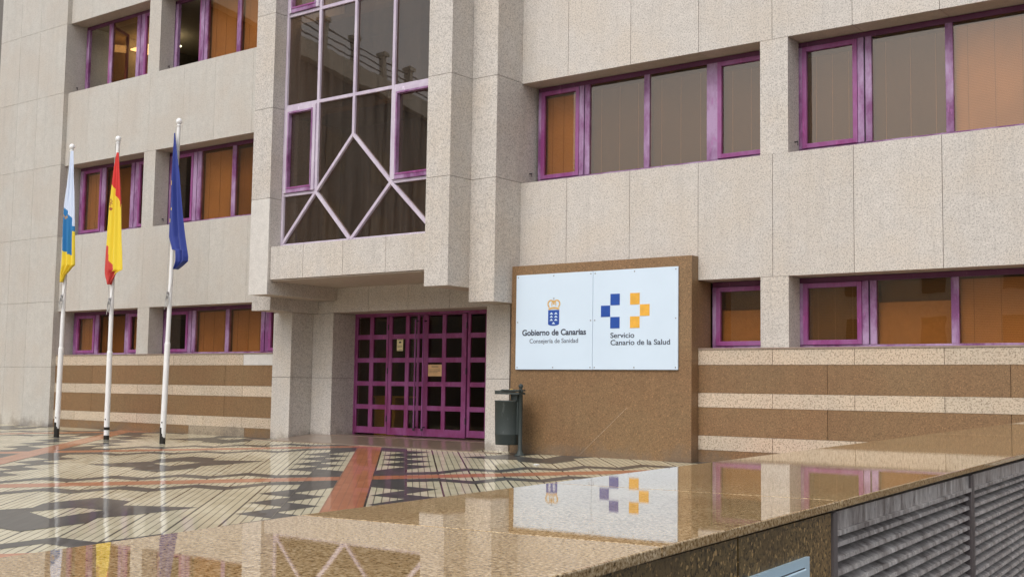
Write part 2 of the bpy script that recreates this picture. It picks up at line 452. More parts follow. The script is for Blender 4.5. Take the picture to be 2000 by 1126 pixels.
T = 0.03; GAP = 0.0041
def cuts(a, b, js):
    return [a] + sorted(j for j in js if a+0.02 < j < b-0.02) + [b]
def clad(mb, x0, x1, y0, y1, z0, z1, mat, xj=(), yj=(), zj=(), faces='FRLB', core='mortar', soff=None, gap=GAP, matfn=None):
    """a core box with stone slabs hung on its faces: F front (-y), R right (+x), L left (-x), B bottom, T top"""
    hx0 = x0+T if 'L' in faces else x0
    hx1 = x1-T if 'R' in faces else x1
    hy0 = y0+T if 'F' in faces else y0
    hz0 = z0+T if 'B' in faces else z0
    hz1 = z1-T if 'T' in faces else z1
    e = 0.007
    mb.box(hx0+(e if 'L' in faces else 0), hx1-(e if 'R' in faces else 0), hy0+(e if 'F' in faces else 0), y1, hz0+(e if 'B' in faces else 0), hz1-(e if 'T' in faces else 0), core)
    X, Y, Z = cuts(x0, x1, xj), cuts(y0, y1, yj), cuts(z0, z1, zj)
    def g(a, i, n): return a + (gap if i > 0 else 0)
    def spans(c): return [(c[i]+(gap if i > 0 else 0), c[i+1]-(gap if i < len(c)-2 else 0)) for i in range(len(c)-1)]
    if 'F' in faces:
        for a, b_ in spans(X):
            for c, d in spans(Z):
                mm = matfn(a, c) if matfn else mat
                mb.box(a, b_, y0, y0+T, c, d, mm)
    if 'R' in faces:
        for a, b_ in spans(cuts(hy0, y1, yj)):
            for c, d in spans(Z): mb.box(x1-T, x1, a, b_, c, d, mat)
    if 'L' in faces:
        for a, b_ in spans(cuts(hy0, y1, yj)):
            for c, d in spans(Z): mb.box(x0, x0+T, a, b_, c, d, mat)
    if 'B' in faces:
        for a, b_ in spans(cuts(hx0, hx1, xj)):
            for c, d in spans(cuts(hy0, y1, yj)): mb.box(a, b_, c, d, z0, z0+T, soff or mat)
    if 'T' in faces:
        for a, b_ in spans(cuts(hx0, hx1, xj)):
            for c, d in spans(cuts(hy0, y1, yj)): mb.box(a, b_, c, d, z1-T, z1, mat)

# ------------------------------------------------------------------ ground
def zplaza(y): return 0.02 + 0.03*y
FAR = ((-1.42, -16.16), (-2.53, -7.695))     # plaza side edge of the ledge
NEAR = ((-0.815, -15.85), (-1.215, -12.334)) # street side edge of the ledge
def far_x(y): return FAR[0][0] + (FAR[1][0]-FAR[0][0])*(y-FAR[0][1])/(FAR[1][1]-FAR[0][1])
def near_x(y): return NEAR[0][0] + (NEAR[1][0]-NEAR[0][0])*(y-NEAR[0][1])/(NEAR[1][1]-NEAR[0][1])
g = MB()
g.box(-400, 400, -400, 400, -1.6, -1.35, 'asphalt')
gr = g.build('ground'); gr['kind'] = 'structure'

pl = MB()
PB = [(-60, -33), (far_x(-33)+0.05, -33), (far_x(0.35)+0.05, 0.35), (-60, 0.35)]
pl.prism([(x, y, zplaza(y)-0.4) for x, y in PB], (0, 0, 0.4), 'tile_cream')
def clip(poly):
    out = poly
    for i in range(4):
        a, b_ = Vector(PB[i]), Vector(PB[(i+1) % 4]); d = b_-a
        def side(p): return d.x*(p[1]-a.y) - d.y*(p[0]-a.x)
        src, out = out, []
        for k in range(len(src)):
            p, q = src[k], src[(k+1) % len(src)]
            sp, sq = side(p), side(q)
            if sp >= 0: out.append(p)
            if (sp > 0) != (sq > 0) and abs(sp-sq) > 1e-9:
                t = sp/(sp-sq); out.append((p[0]+(q[0]-p[0])*t, p[1]+(q[1]-p[1])*t))
        if len(out) < 3: return []
    return out
def tri_fan_ear(pts):
    return pts
def lay(poly, mat, dz):
    """poly in (v, u') pattern coordinates"""
    w = []
    for v, u in poly:
        uu = u + 0.115*(v+11.5)
        w.append((VH[0]*v + UH[0]*uu, VH[1]*v + UH[1]*uu))
    w = clip(w)
    if len(w) < 3: return
    try: pl.poly([(x, y, zplaza(y)+dz) for x, y in w], mat)
    except ValueError: pass
PV, PU, CW = 5.872, 6.2, 0.4517
for n_ in range(-6, 4):
    vr = -12.165 + PV*n_
    lay([(vr-0.224, -30), (vr+0.224, -30), (vr+0.224, 40), (vr-0.224, 40)], 'tile_red', 0.003)
    for m_ in range(-6, 5):
        uc = 1.2 + PU*m_; uo = 4.35 + PU*m_; ul = uo-PU
        for s_ in (-1, 1):
            def q(pts, mat='tile_dark', dz=0.0015):
                lay([(vr+s_*a, u) for a, u in pts], mat, dz)
            q([(0.226, uo-0.25), (2.936, uo-0.25), (2.936, uo+0.25), (0.226, uo+0.25)], 'tile_red')
            for c in (-0.95, 0, 0.95):
                q([(0.262, uc+c), (0.677, uc+c-0.475), (0.677, uc+c+0.475)])
            q([(0.228, uo-0.252), (0.677, uo-0.252), (0.677, uc+1.427), (0.228, uc+1.95)])
            q([(0.228, ul+0.252), (0.677, ul+0.252), (0.677, uc-1.427), (0.228, uc-1.95)])
            for c in (-1.45, -0.5, 0.5, 1.45):
                q([(0.679, uc+c-0.46), (0.679, uc+c+0.46), (1.095, uc+c)])
            for s2 in (-1, 1):
                lo = [0.30, 0.30, 0.78, 0.36, 0.78, 0.36]; th = [0.40]*6
                aa = [0.679, 1.13, 1.13+CW, 1.13+2*CW, 1.13+3*CW, 2.936]
                for k in range(5):
                    q([(aa[k], uo+s2*lo[k]), (aa[k+1], uo+s2*lo[k+1]), (aa[k+1], uo+s2*(lo[k+1]+th[k+1])), (aa[k], uo+s2*(lo[k]+th[k]))])
            e = 2.936; D = lambda da: e-da
            q([(D(0), uc+1.45), (D(.47), uc+.97), (D(.47), uc+.30), (D(.38), uc+.15), (D(0), uc+.48)])
            q([(D(.38), uc+.15), (D(.47), uc+.30), (D(.47), uc+.57), (D(1.35), uc+.18), (D(.85), uc-.32), (D(.47), uc-.55)], 'tile_dark', 0.0022)
            q([(D(.38), uc+.15), (D(.47), uc-.55), (D(.47), uc-.92), (D(0), uc-1.42), (D(0), uc-.46)], 'tile_dark', 0.0029)
plz = pl.build('pavement'); plz['kind'] = 'structure'

# porch: ramp and landing in front of the doors
po = MB()
X0, X1 = -18.895, -13.7
po.hexa([(X0, -0.40, -0.10), (X1, -0.40, -0.10), (X1, 0.60, -0.10), (X0, 0.60, -0.10),
         (X0, -0.40, zplaza(-0.4)+0.012), (X1, -0.40, zplaza(-0.4)+0.012), (X1, 0.60, 0.125), (X0, 0.60, 0.125)], 'tile_porch')
k = 9
for i in range(k):
    a = -18.9 + (5.2/k)*i
    po.box(a+0.003, a+5.2/k-0.003, 0.602, 1.30, 0.06, 0.130, 'tile_porch')
po.box(-19.6, -12.97, -0.52, -0.402, -0.2, zplaza(-0.4)+0.010, 'kerbstone')
pp = po.build('porch_floor'); pp['kind'] = 'structure'

# ------------------------------------------------------------------ the office building
B = empty('office_building', (-16.1, 3, 0), 'large pale granite office building with purple window frames and striped brown base', 'building')
B_inv = Matrix.Translation((-16.1, 3, 0)).inverted()
def part(mb, name, parent=None, bevel=0.0, world=True):
    o = mb.build(name, parent or B, bevel)
    o.matrix_parent_inverse = B_inv if (parent is None or parent is B) else Matrix.Identity(4)
    return o

XR = 4.0
JX = [-11.95] + [-10.66+1.297*i for i in range(12)]
JL = [-26.68, -25.40, -24.14, -22.83, -21.70, -20.4]
ZB = [(2.90, 4.80), (6.617, 8.51), (10.33, 12.22), (14.04, 15.6)]
for i, (za, zb) in enumerate(ZB):
    b1 = MB(); clad(b1, -12.957, XR, 0, 0.50, za, zb, 'stone', xj=JX, faces='FB', soff='soffit'); part(b1, 'facade_band')
    b1 = MB(); clad(b1, -27.612, -19.322, 0, 0.50, za, zb, 'stone_left', xj=JL, faces='FB', soff='soffit', gap=0.0022); part(b1, 'facade_band')
# piers between the windows
for za, zb in ((1.80, 2.897), (4.803, 6.614), (8.513, 10.327), (12.223, 14.037)):
    for xa, xb, mt in ((-8.273, -7.806, 'stone'), (-1.78, -1.31, 'stone'), (-24.27, -23.82, 'stone_left')):
        b1 = MB(); clad(b1, xa, xb, 0.004, 0.40, za, zb, mt, faces='FRL'); part(b1, 'pier')
# striped base
ST = [(1.55, 1.785, 'stone_band'), (1.107, 1.547, 'brown'), (0.883, 1.104, 'stone_band'), (0.438, 0.880, 'brown'), (0.216, 0.435, 'stone_band'), (-1.4, 0.213, 'brown')]
for side in (0, 1):
    b1 = MB()
    for i, (za, zb, mt) in enumerate(ST):
        y = 0.0 if mt == 'stone_band' else 0.004
        if side == 0:
            js = JL if i % 2 == 0 else [-26.0, -23.3, -21.0]
            fn = None
            if i == 0: js = [-26.68, -24.14, -22.83, -20.40]; fn = lambda a, c: 'stone_clean' if a > -20.45 else 'stone_band'
            if i == 5: js = [-22.2, -20.3]; fn = lambda a, c: 'stained' if -22.25 < a < -20.35 else 'brown'
            clad(b1, -27.69, -19.465, y, 0.40, za, zb, mt, xj=js, faces='F', matfn=fn)
        else:
            js = [-8.075+1.297*k for k in range(9)] if mt == 'stone_band' else [-7.2, -4.6, -2.0, 0.6]
            clad(b1, -9.352, XR, y, 0.40, za, zb, mt, xj=js, faces='F')
    part(b1, 'striped_base')
    b1 = MB()
    if side == 0: b1.box(-27.69, -19.466, -0.012, 0.44, 1.788, 1.812, 'kerbstone')
    else: b1.box(-9.352, XR, -0.012, 0.44, 1.788, 1.812, 'kerbstone')
    part(b1, 'window_sill')
# left wing
b1 = MB(); clad(b1, -30.79, -27.615, -0.12, 3.0, -1.0, 15.6, 'stone_left', xj=[-29.8, -28.85], yj=(), zj=[1.505, 3.15, 4.81, 6.64, 8.50, 10.30, 12.2, 14.0], faces='FRL', gap=0.003); part(b1, 'side_wing')
# stepped pilasters beside the bay
ZJ = [4.81, 6.63, 8.56, 10.4, 12.2, 14.0]
def clean_low(a, c): return 'stone_clean' if c < 4.0 else 'stone'
for xa, xb, ya, zb, fc, fn in ((-18.75, -18.202, -1.303, 2.905, 'FRLB', clean_low), (-14.07, -13.525, -1.303, 2.89, 'FRLB', None),
                       (-19.32, -18.756, -0.728, 2.645, 'FRLB', None), (-13.522, -12.955, -0.728, 2.635, 'FRLB', None)):
    b1 = MB(); clad(b1, xa, xb, ya, 0.592, zb, 15.6, 'stone', zj=ZJ, faces=fc, soff='soffit', matfn=fn); part(b1, 'pilaster')
# entrance columns
b1 = MB(); clad(b1, -19.463, -18.902, 0.0, 0.593, -0.1, 2.642, 'stone', zj=[1.30], faces='FR'); part(b1, 'entrance_column')
b1 = MB(); clad(b1, -18.899, -18.290, 0.594, 1.40, 0.0, 2.90, 'stone', zj=[1.30, 2.645], faces='FR'); part(b1, 'entrance_column')
b1 = MB(); clad(b1, -13.690, -13.155, 0.0, 1.40, -0.1, 2.632, 'stone', zj=[1.30], faces='FRL'); part(b1, 'entrance_column')
# lintel above the doors
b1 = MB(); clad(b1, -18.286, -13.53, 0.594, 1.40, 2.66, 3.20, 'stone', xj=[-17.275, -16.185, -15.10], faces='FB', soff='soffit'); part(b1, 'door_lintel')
# bay apron and soffit
b1 = MB(); clad(b1, -18.198, -14.073, -1.238, -0.90, 3.195, 3.845, 'stone', xj=[-17.262, -16.183, -15.079], faces='FT'); part(b1, 'bay_apron')
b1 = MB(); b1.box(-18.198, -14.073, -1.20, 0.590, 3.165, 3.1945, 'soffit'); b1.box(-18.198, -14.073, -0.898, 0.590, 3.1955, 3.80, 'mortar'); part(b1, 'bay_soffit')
# roof, backs, floors, rooms behind the glass
b1 = MB()
for z in (2.86, 6.60, 10.30, 14.03):
    b1.box(-27.6, -19.33, 0.502, 6.0, z+0.06, z+0.30, 'ceiling')
    b1.box(-12.94, XR, 0.502, 6.0, z+0.06, z+0.30, 'ceiling')
    b1.box(-19.30, -12.96, 1.42, 6.0, z+0.06, z+0.30, 'ceiling')
b1.box(-27.6, XR, 6.002, 6.2, -1.3, 15.5, 'interior')
b1.box(-27.6, XR, 1.41, 6.0, -0.1, 0.09, 'interior')
for x in (-19.35, -12.93, -7.9, -24.1, XR-0.1):
    b1.box(x, x+0.05, 1.42, 6.0, 0.1, 15.5, 'interior')
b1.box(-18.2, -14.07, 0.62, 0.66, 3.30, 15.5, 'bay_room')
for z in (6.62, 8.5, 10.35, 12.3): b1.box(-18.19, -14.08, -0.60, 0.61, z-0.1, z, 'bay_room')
part(b1, 'interior_walls')
b1 = MB(); b1.box(-30.79, XR, 0.52, 14, 15.62, 15.8, 'grey_wall'); b1.box(-30.79, XR, 6.21, 14, -1.3, 15.6, 'grey_wall'); b1.box(-30.78, -27.62, 3.001, 6.209, -1.3, 15.6, 'grey_wall'); b1.box(XR+0.002, XR+0.3, 0.0, 14, -1.35, 15.8, 'stone'); part(b1, 'roof')

# ------------------------------------------------------------------ windows
YF = 0.43
def window(z0, z1, xa, xb, panes, hide_bottom=False, fm='purple'):
    """panes: (x0, x1, kind, blind) kind f fixed, s sash, o open sash"""
    fr = MB()
    zb0 = z0+0.045; zt = z1-0.085
    fr.box(xa, xb, YF, YF+0.07, z0+0.004, zb0, fm)
    fr.box(xa, xb, YF, YF+0.07, zt, z1-0.004, 'plum')  # head rail: soffit shade painted in by the darker colour
    xs = [xa] + [v for p in panes for v in (p[0], p[1])] + [xb]
    for i in range(0, len(xs), 2):
        a, b_ = xs[i], xs[i+1]
        if b_-a < 0.015: continue
        w = b_-a
        if w > 0.2:
            mid = (a+b_)/2
            fr.box(a, mid-0.012, YF-0.012, YF+0.07, zb0, zt, fm)
            fr.box(mid-0.012, mid+0.012, YF+0.02, YF+0.06, zb0, zt, 'dark_metal')
            fr.box(mid+0.012, b_, YF-0.012, YF+0.07, zb0, zt, fm)
        else: fr.box(a, b_, YF-0.004, YF+0.07, zb0, zt, fm)
    w = part(fr, 'window', None, 0.004)
    for (a, b_, kind, bl) in panes:
        ga, gb, gz0, gz1 = a, b_, zb0, zt
        if kind in 'so':
            sb = MB(); t = 0.072
            def ring(x0, x1, y0, y1):
                sb.box(x0, x0+t, y0, y1, zb0+0.004, zt-0.004, 'sash'); sb.box(x1-t, x1, y0, y1, zb0+0.004, zt-0.004, 'sash')
                sb.box(x0+t, x1-t, y0, y1, zb0+0.004, zb0+0.004+t, 'sash'); sb.box(x0+t, x1-t, y0, y1, zt-0.004-t, zt-0.004, 'sash')
            ring(a+0.004, b_-0.004, YF-0.022, YF+0.045)
            so = sb.build('sash', w, 0.004)
            ga, gb, gz0, gz1 = a+t-0.01, b_-t+0.01, zb0+t-0.01, zt-t+0.01
        pn = MB()
        pn.box(ga, gb, YF+0.020, YF+0.026, gz0, gz1, 'glass')
        po_ = pn.build('pane', w)
        if kind == 'o':
            # swing the sash inwards about its right edge
            for ob in (so, po_):
                piv = Vector((b_-0.02, YF+0.02, 0))
                ob.matrix_local = Matrix.Translation(piv) @ Matrix.Rotation(R(-62), 4, 'Z') @ Matrix.Translation(-piv)
        if bl:
            bb = MB(); yb = YF+0.115
            kindb, lo, hi = bl
            zz0 = gz0+(gz1-gz0)*lo; zz1 = gz0+(gz1-gz0)*hi
            bb.box(ga-0.01, gb+0.01, yb, yb+0.008, zz0, zz1, kindb)
            if kindb != 'board':
                for fx in (0.16, 0.5, 0.84):
                    xx = ga+(gb-ga)*fx
                    bb.box(xx-0.004, xx+0.004, yb-0.006, yb-0.003, zz0, zz1, 'cord')
                bb.box(ga-0.005, gb+0.005, yb-0.012, yb+0.016, zz0-0.02, zz0, kindb)
            bb.build('blind' if kindb != 'board' else 'screen_board', w)
            if kindb == 'board':
                bb = MB(); bb.box(ga-0.01, gb+0.01, yb+0.10, yb+0.108, gz0, gz1, 'olive_reflection'); bb.build('blind', w)  # olive sheet added behind the board to imitate the pane's reflection
    return w
BO, BD, BB = ('blind', 0.02, 0.975), ('blind_dark', 0.0, 0.945), ('blind_brown', 0.0, 0.96)
# right side, ground floor
window(1.815, 2.897, -9.33, -8.05, [(-9.26, -8.12, 's', ('board', 0.0, 0.62))])
window(1.815, 2.897, -8.0, XR, [(-7.76, -6.82, 's', ('olive_reflection', 0.0, 1.0)), (-6.60, -5.51, 'f', ('board', 0.0, 0.66)), (-5.40, -4.30, 'f', BO), (-4.20, -3.10, 'f', BO), (-2.95, -1.95, 's', None), (-1.2, -0.2, 's', BO), (0.1, 1.2, 'f', None), (1.3, 2.4, 'f', BO), (2.6, 3.6, 's', BO)])  # olive sash sheet is added to imitate the mirrored street building
# right side, first floor
window(4.87, 6.614, -12.90, -8.05, [(-12.83, -11.99, 's', BO), (-11.77, -10.65, 'f', BD), (-10.54, -9.44, 'f', BD), (-9.24, -8.14, 's', BD)])
window(4.87, 6.614, -8.0, XR, [(-7.76, -6.86, 's', BD), (-6.64, -5.54, 'f', BD), (-5.43, -4.32, 'f', BO), (-4.20, -3.10, 'f', BO), (-2.95, -1.95, 's', BD), (-1.2, -0.2, 's', BO), (0.1, 1.2, 'f', BD), (1.3, 2.4, 'f', BO), (2.6, 3.6, 's', BO)])
for z0, z1 in ((8.58, 10.327), (12.29, 14.037)):
    window(z0, z1, -12.90, -8.05, [(-12.83, -11.99, 's', BO), (-11.77, -10.65, 'f', BO), (-10.54, -9.44, 'f', BD), (-9.24, -8.14, 's', BD)])
    window(z0, z1, -8.0, XR, [(-7.76, -6.86, 's', BD), (-6.64, -5.54, 'f', BD), (-5.43, -4.32, 'f', BO), (-4.20, -3.10, 'f', BO), (-2.95, -1.95, 's', BD), (-1.2, -0.2, 's', BO), (0.1, 1.2, 'f', BD), (1.3, 2.4, 'f', BO)])
# left side
window(1.815, 2.897, -27.56, -24.1, [(-27.42, -26.62, 's', BO), (-26.47, -25.36, 'f', BB), (-25.20, -24.3, 's', BO)])
window(1.815, 2.897, -23.95, -19.33, [(-23.72, -22.90, 's', None), (-22.64, -21.57, 'f', BO), (-21.45, -20.36, 'f', BO), (-20.10, -19.42, 's', BO)])
window(4.87, 6.614, -27.56, -24.1, [(-27.42, -26.60, 's', BO), (-26.44, -25.36, 'f', BB), (-25.05, -24.3, 's', None)])
window(4.87, 6.614, -23.95, -19.33, [(-23.72, -22.92, 's', None), (-22.63, -21.53, 'f', BO), (-21.40, -20.3, 'f', BB), (-20.1, -19.4, 's', BO)])
window(8.58, 10.327, -27.56, -24.1, [(-27.44, -26.50, 'o', None), (-26.41, -25.37, 'f', None), (-25.05, -24.3, 's', BO)])
window(8.58, 10.327, -23.95, -19.33, [(-23.72, -22.84, 'o', None), (-22.58, -21.53, 'f', BO), (-21.40, -20.3, 'f', BO), (-20.1, -19.4, 's', BO)])
window(12.29, 14.037, -27.56, -24.1, [(-27.42, -26.60, 's', BO), (-26.44, -25.36, 'f', BB), (-25.05, -24.3, 's', BO)])
window(12.29, 14.037, -23.95, -19.33, [(-23.72, -22.92, 's', BO), (-22.63, -21.53, 'f', BO), (-21.40, -20.3, 'f', BB), (-20.1, -19.4, 's', BO)])
# lit office ceiling light behind the third floor window
b1 = MB(); b1.box(-27.5, -26.1, 1.7, 2.3, 10.02, 10.06, 'lamp'); b1.box(-26.9, -26.85, 1.95, 2.0, 10.065, 10.35, 'steel'); part(b1, 'ceiling_light')
# iron hooks on the window reveals
for x, y, z in ((-12.955+0.002, 0.25, 5.01), (-7.804, 0.24, 5.0), (-27.61, 0.22, 8.69), (-23.815, 0.25, 8.68), (-23.815, 0.25, 5.0)):
    b1 = MB(); b1.tube((x, y, z), (x+0.05, y, z), 0.012, 0.012, 'dark_metal', 8); b1.tube((x+0.05, y, z+0.01), (x+0.05, y, z-0.06), 0.009, 0.009, 'dark_metal', 8); part(b1, 'wall_hook')

# ------------------------------------------------------------------ the glazed bay
YG = -0.96
def bar(mb, p, q, w, y0, y1, mat):
    p, q = Vector((p[0], 0, p[1])), Vector((q[0], 0, q[1]))
    d = (q-p).normalized(); nrm = Vector((-d.z, 0, d.x))*w/2
    pts = [p+nrm, q+nrm, q-nrm, p-nrm]
    mb.prism([(v.x, y0, v.z) for v in pts], (0, y1-y0, 0), mat)
gx = [-18.165, -17.225, -16.235, -15.215, -14.11]
zt = 15.5
f = MB()
w = 0.065
y0, y1 = YG-0.045, YG+0.06
f.box(-18.198, -18.135, y0, y1, 3.86, zt, 'lilac'); f.box(-14.135, -14.073, y0, y1, 3.86, zt, 'lilac')
f.box(gx[1]-w/2, gx[1]+w/2, y0, y1, 4.90, zt, 'lilac')
f.box(gx[3]-w/2, gx[3]+w/2, y0, y1, 4.90, zt, 'lilac')
f.box(gx[2]-w/2, gx[2]+w/2, y0, y1, 5.90, zt, 'lilac')
f.box(-18.134, -14.136, y0+0.004, y1, 3.86, 3.915, 'lilac')
for z in (6.68, 8.55, 10.42, 12.3):
    f.box(-18.134, -14.136, y0+0.006, y1-0.004, z-w/2, z+w/2, 'lilac')
f.box(-18.134, gx[1], y0+0.006, y1-0.004, 4.865, 4.925, 'lilac')
f.box(gx[3], -14.136, y0+0.006, y1-0.004, 4.865, 4.925, 'lilac')
for i, (p, q_) in enumerate((((-18.165, 3.90), (-17.225, 4.89)), ((-17.225, 4.89), (-16.235, 5.91)), ((-17.225, 4.89), (-16.26, 3.90)), ((-16.235, 5.91), (-15.215, 4.89)), ((-16.22, 3.90), (-15.215, 4.89)), ((-15.215, 4.89), (-14.13, 3.80+0.1)))):
    bar(f, p, q_, 0.062, y0-0.004-0.001*i, y1-0.006-0.001*i, 'lilac')
bay = part(f, 'bay_window', None, 0.005)
def bsash(x0, x1, z0, z1):
    sb = MB(); t = 0.075
    sb.box(x0, x0+t, YG-0.075, YG+0.03, z0, z1, 'lilac'); sb.box(x1-t, x1, YG-0.075, YG+0.03, z0, z1, 'lilac')
    sb.box(x0+t, x1-t, YG-0.075, YG+0.03, z0, z0+t, 'purple'); sb.box(x0+t, x1-t, YG-0.075, YG+0.03, z1-t, z1, 'lilac')
    t2 = 0.11
    sb.box(x0+t, x0+t2, YG-0.085, YG+0.03, z0+t, z1-t, 'purple'); sb.box(x1-t2, x1-t, YG-0.085, YG+0.03, z0+t, z1-t, 'purple')
    sb.box(x0+t2, x1-t2, YG-0.085, YG+0.03, z0+t, z0+t2, 'sash'); sb.box(x0+t2, x1-t2, YG-0.085, YG+0.03, z1-t2, z1-t, 'purple')
    sb.build('sash', bay, 0.004)
for z0, z1 in ((4.93, 6.64), (8.59, 10.38), (12.34, 14.1)):
    bsash(-18.13, -17.26, z0, z1); bsash(-15.18, -14.14, z0, z1)
# panes: one per opening
zs = [6.72, 8.51, 10.39, 12.27, 15.4]
def pane(pts, yoff=0.0):
    pb = MB(); pb.prism([(x, YG+yoff, z) for x, z in pts], (0, 0.006, 0), 'glass_bay'); pb.build('pane', bay)
for j in range(4):
    for i in range(4):
        za = zs[j] if j == 0 else zs[j]+0.03; zb = zs[j+1]+ (0.0 if j == 3 else 0.02)
        pane([(gx[i]+0.02, za-0.03), (gx[i+1]-0.02, za-0.03), (gx[i+1]-0.02, zb), (gx[i]+0.02, zb)])
pane([(-18.13, 4.93), (-17.26, 4.93), (-17.26, 6.66), (-18.13, 6.66)]); pane([(-15.18, 4.93), (-14.14, 4.93), (-14.14, 6.66), (-15.18, 6.66)])
pane([(-17.205, 4.93), (-16.255, 5.93), (-16.255, 6.66), (-17.205, 6.66)]); pane([(-15.235, 4.93), (-16.215, 5.93), (-16.215, 6.66), (-15.235, 6.66)])
pane([(-17.20, 4.89), (-16.235, 3.92), (-15.24, 4.89), (-16.235, 5.89)])
pane([(-18.14, 3.95), (-18.14, 4.87), (-17.26, 4.87)]); pane([(-18.11, 3.91), (-16.29, 3.91), (-17.225, 4.86)])
pane([(-16.19, 3.91), (-14.17, 3.91), (-15.215, 4.86)]); pane([(-14.14, 3.93), (-15.17, 4.87), (-14.14, 4.87)])
# lit strip seen through the top left sash of the bay
b1 = MB(); b1.box(-18.0, -16.4, -0.30, 0.2, 9.28, 9.31, 'lamp'); part(b1, 'ceiling_light')

# ------------------------------------------------------------------ entrance doors
YD = 1.244
DZ = [0.286, 0.663, 0.761, 1.152, 1.243, 1.635, 1.729, 2.118, 2.214, 2.592]
zrow = [(0.30, 0.665), (0.762, 1.150), (1.244, 1.633), (1.73, 2.116), (2.215, 2.585)]
def grille(name, x0, x1, panes, zlo, zhi, parent, y0=YD, mat='magenta', glass='glass_door'):
    f = MB()
    xs = [x0]+[v for p in panes for v in p]+[x1]
    for i in range(0, len(xs), 2): f.box(xs[i], xs[i+1], y0, y0+0.05, zlo, zhi, mat)
    zz = [zlo]+[v for r in zrow for v in r]+[zhi]
    for (a, b_) in panes:
        for i in range(0, len(zz), 2): f.box(a, b_, y0+0.003, y0+0.047, zz[i], zz[i+1], mat)
    o = part(f, name, parent, 0.004)
    for (a, b_) in panes:
        gb = MB(); gb.box(a-0.003, b_+0.003, y0+0.022, y0+0.028, zlo+0.1, zhi-0.05, glass); gb.build('pane', o)
    return o
fm = MB()
fm.box(-18.286, -13.70, YD-0.01, YD+0.07, 2.610, 2.657, 'magenta')
fm.box(-18.286, -18.25, YD-0.01, YD+0.07, 0.131, 2.609, 'magenta')
part(fm, 'door_frame')
grille('side_light', -18.248, -17.315, [(-18.205, -17.852), (-17.744, -17.373)], 0.165, 2.606, None)
d1 = grille('door', -17.290, -16.335, [(-17.198, -16.819), (-16.717, -16.498), (-16.44, -16.352)], 0.150, 2.600, None, YD-0.015)
d2 = grille('door', -16.325, -15.190, [(-16.198, -15.821), (-15.724, -15.308)], 0.150, 2.600, None, YD-0.015)
grille('side_light', -15.165, -13.71, [(-15.100, -14.72), (-14.60, -14.22), (-14.12, -13.80)], 0.165, 2.606, None)
for d, x in ((d1, -16.47), (d2, -16.25)):
    hb = MB(); hb.tube((x, YD-0.10, 0.30), (x, YD-0.10, 2.50), 0.016, 0.016, 'sash', 10)
    for z in (0.33, 2.47): hb.tube((x, YD-0.10, z), (x, YD-0.012, z), 0.013, 0.013, 'dark_metal', 8)
    hb.tube((x, YD-0.10, 0.26), (x, YD-0.10, 0.31), 0.024, 0.024, 'dark_metal', 10)
    hb.build('handle', d)
for z in (0.42, 1.40, 2.30):
    hg = MB(); hg.tube((-17.302, YD-0.025, z), (-17.302, YD-0.025, z+0.12), 0.012, 0.012, 'dark_metal', 8); hg.build('hinge', d1)
    hg = MB(); hg.tube((-15.178, YD-0.025, z), (-15.178, YD-0.025, z+0.12), 0.012, 0.012, 'dark_metal', 8); hg.build('hinge', d2)
# sheets stuck to the door glass
def sheet(name, x0, x1, z0, z1, mat, label, lines):
    root = empty(name, ((x0+x1)/2, YD+0.012, z0), label, 'notice')
    def P(mb, nm):
        o = mb.build(nm, root); o.matrix_parent_inverse = Matrix.Translation(root.location).inverted(); return o
    s = MB(); s.box(x0, x1, YD+0.001, YD+0.004, z0, z1, mat); P(s, 'paper')
    s = MB()
    for a, b_, c, d in lines:
        s.box(x0+(x1-x0)*a, x0+(x1-x0)*b_, YD-0.002, YD, z0+(z1-z0)*c, z0+(z1-z0)*d, 'ink')
    P(s, 'print')
sheet('notice', -17.07, -16.90, 1.873, 2.115, 'paper', 'narrow pale yellow notice high on the left door leaf', [(0.1, 0.9, 0.93, 0.97), (0.35, 0.7, 0.66, 0.80), (0.12, 0.88, 0.42, 0.45), (0.12, 0.88, 0.30, 0.33), (0.35, 0.9, 0.08, 0.12)])
sheet('notice', -16.195, -15.83, 1.357, 1.59, 'paper2', 'wide tan notice at mid height on the right door leaf', [(0.25, 0.75, 0.80, 0.85), (0.1, 0.88, 0.56, 0.585), (0.1, 0.88, 0.44, 0.465), (0.1, 0.7, 0.32, 0.345)])
# ochre cabinet standing in the lobby
r_ = empty('lobby_cabinet', (-17.9, 2.2, 0.1), 'ochre cabinet standing in the dark lobby behind the left side light', 'cabinet')
def P(mb, nm, root):
    o = mb.build(nm, root); o.matrix_parent_inverse = Matrix.Translation(root.location).inverted(); return o
s = MB(); s.box(-18.35, -17.75, 1.95, 2.3, 0.1, 0.90, 'cardboard'); P(s, 'body', r_)
s = MB(); s.box(-18.38, -17.40, 1.92, 2.33, 0.902, 0.94, 'cardboard'); P(s, 'top', r_)
s = MB(); s.box(-17.50, -17.42, 1.97, 2.05, 0.1, 0.90, 'cardboard'); P(s, 'leg', r_)

# ------------------------------------------------------------------ sign wall and boards
W = empty('sign_wall', (-11.16, 0, 0), 'brown granite wall slab carrying the white sign boards', 'wall')
s = MB()
clad(s, -12.957, -9.355, -0.215, -0.004, -0.1, 3.28, 'brown', xj=[], zj=[1.61], faces='FRT', core='brown', gap=0.0015)
s.box(-12.95, -9.356, -0.003, 0.42, -0.1, 2.896, 'brown')
P(s, 'slab', W)
s = MB(); bar(s, (-11.49, 0.03), (-10.54, 0.85), 0.0035, -0.2165, -0.2145, 'stone_band'); P(s, 'scratch', W)

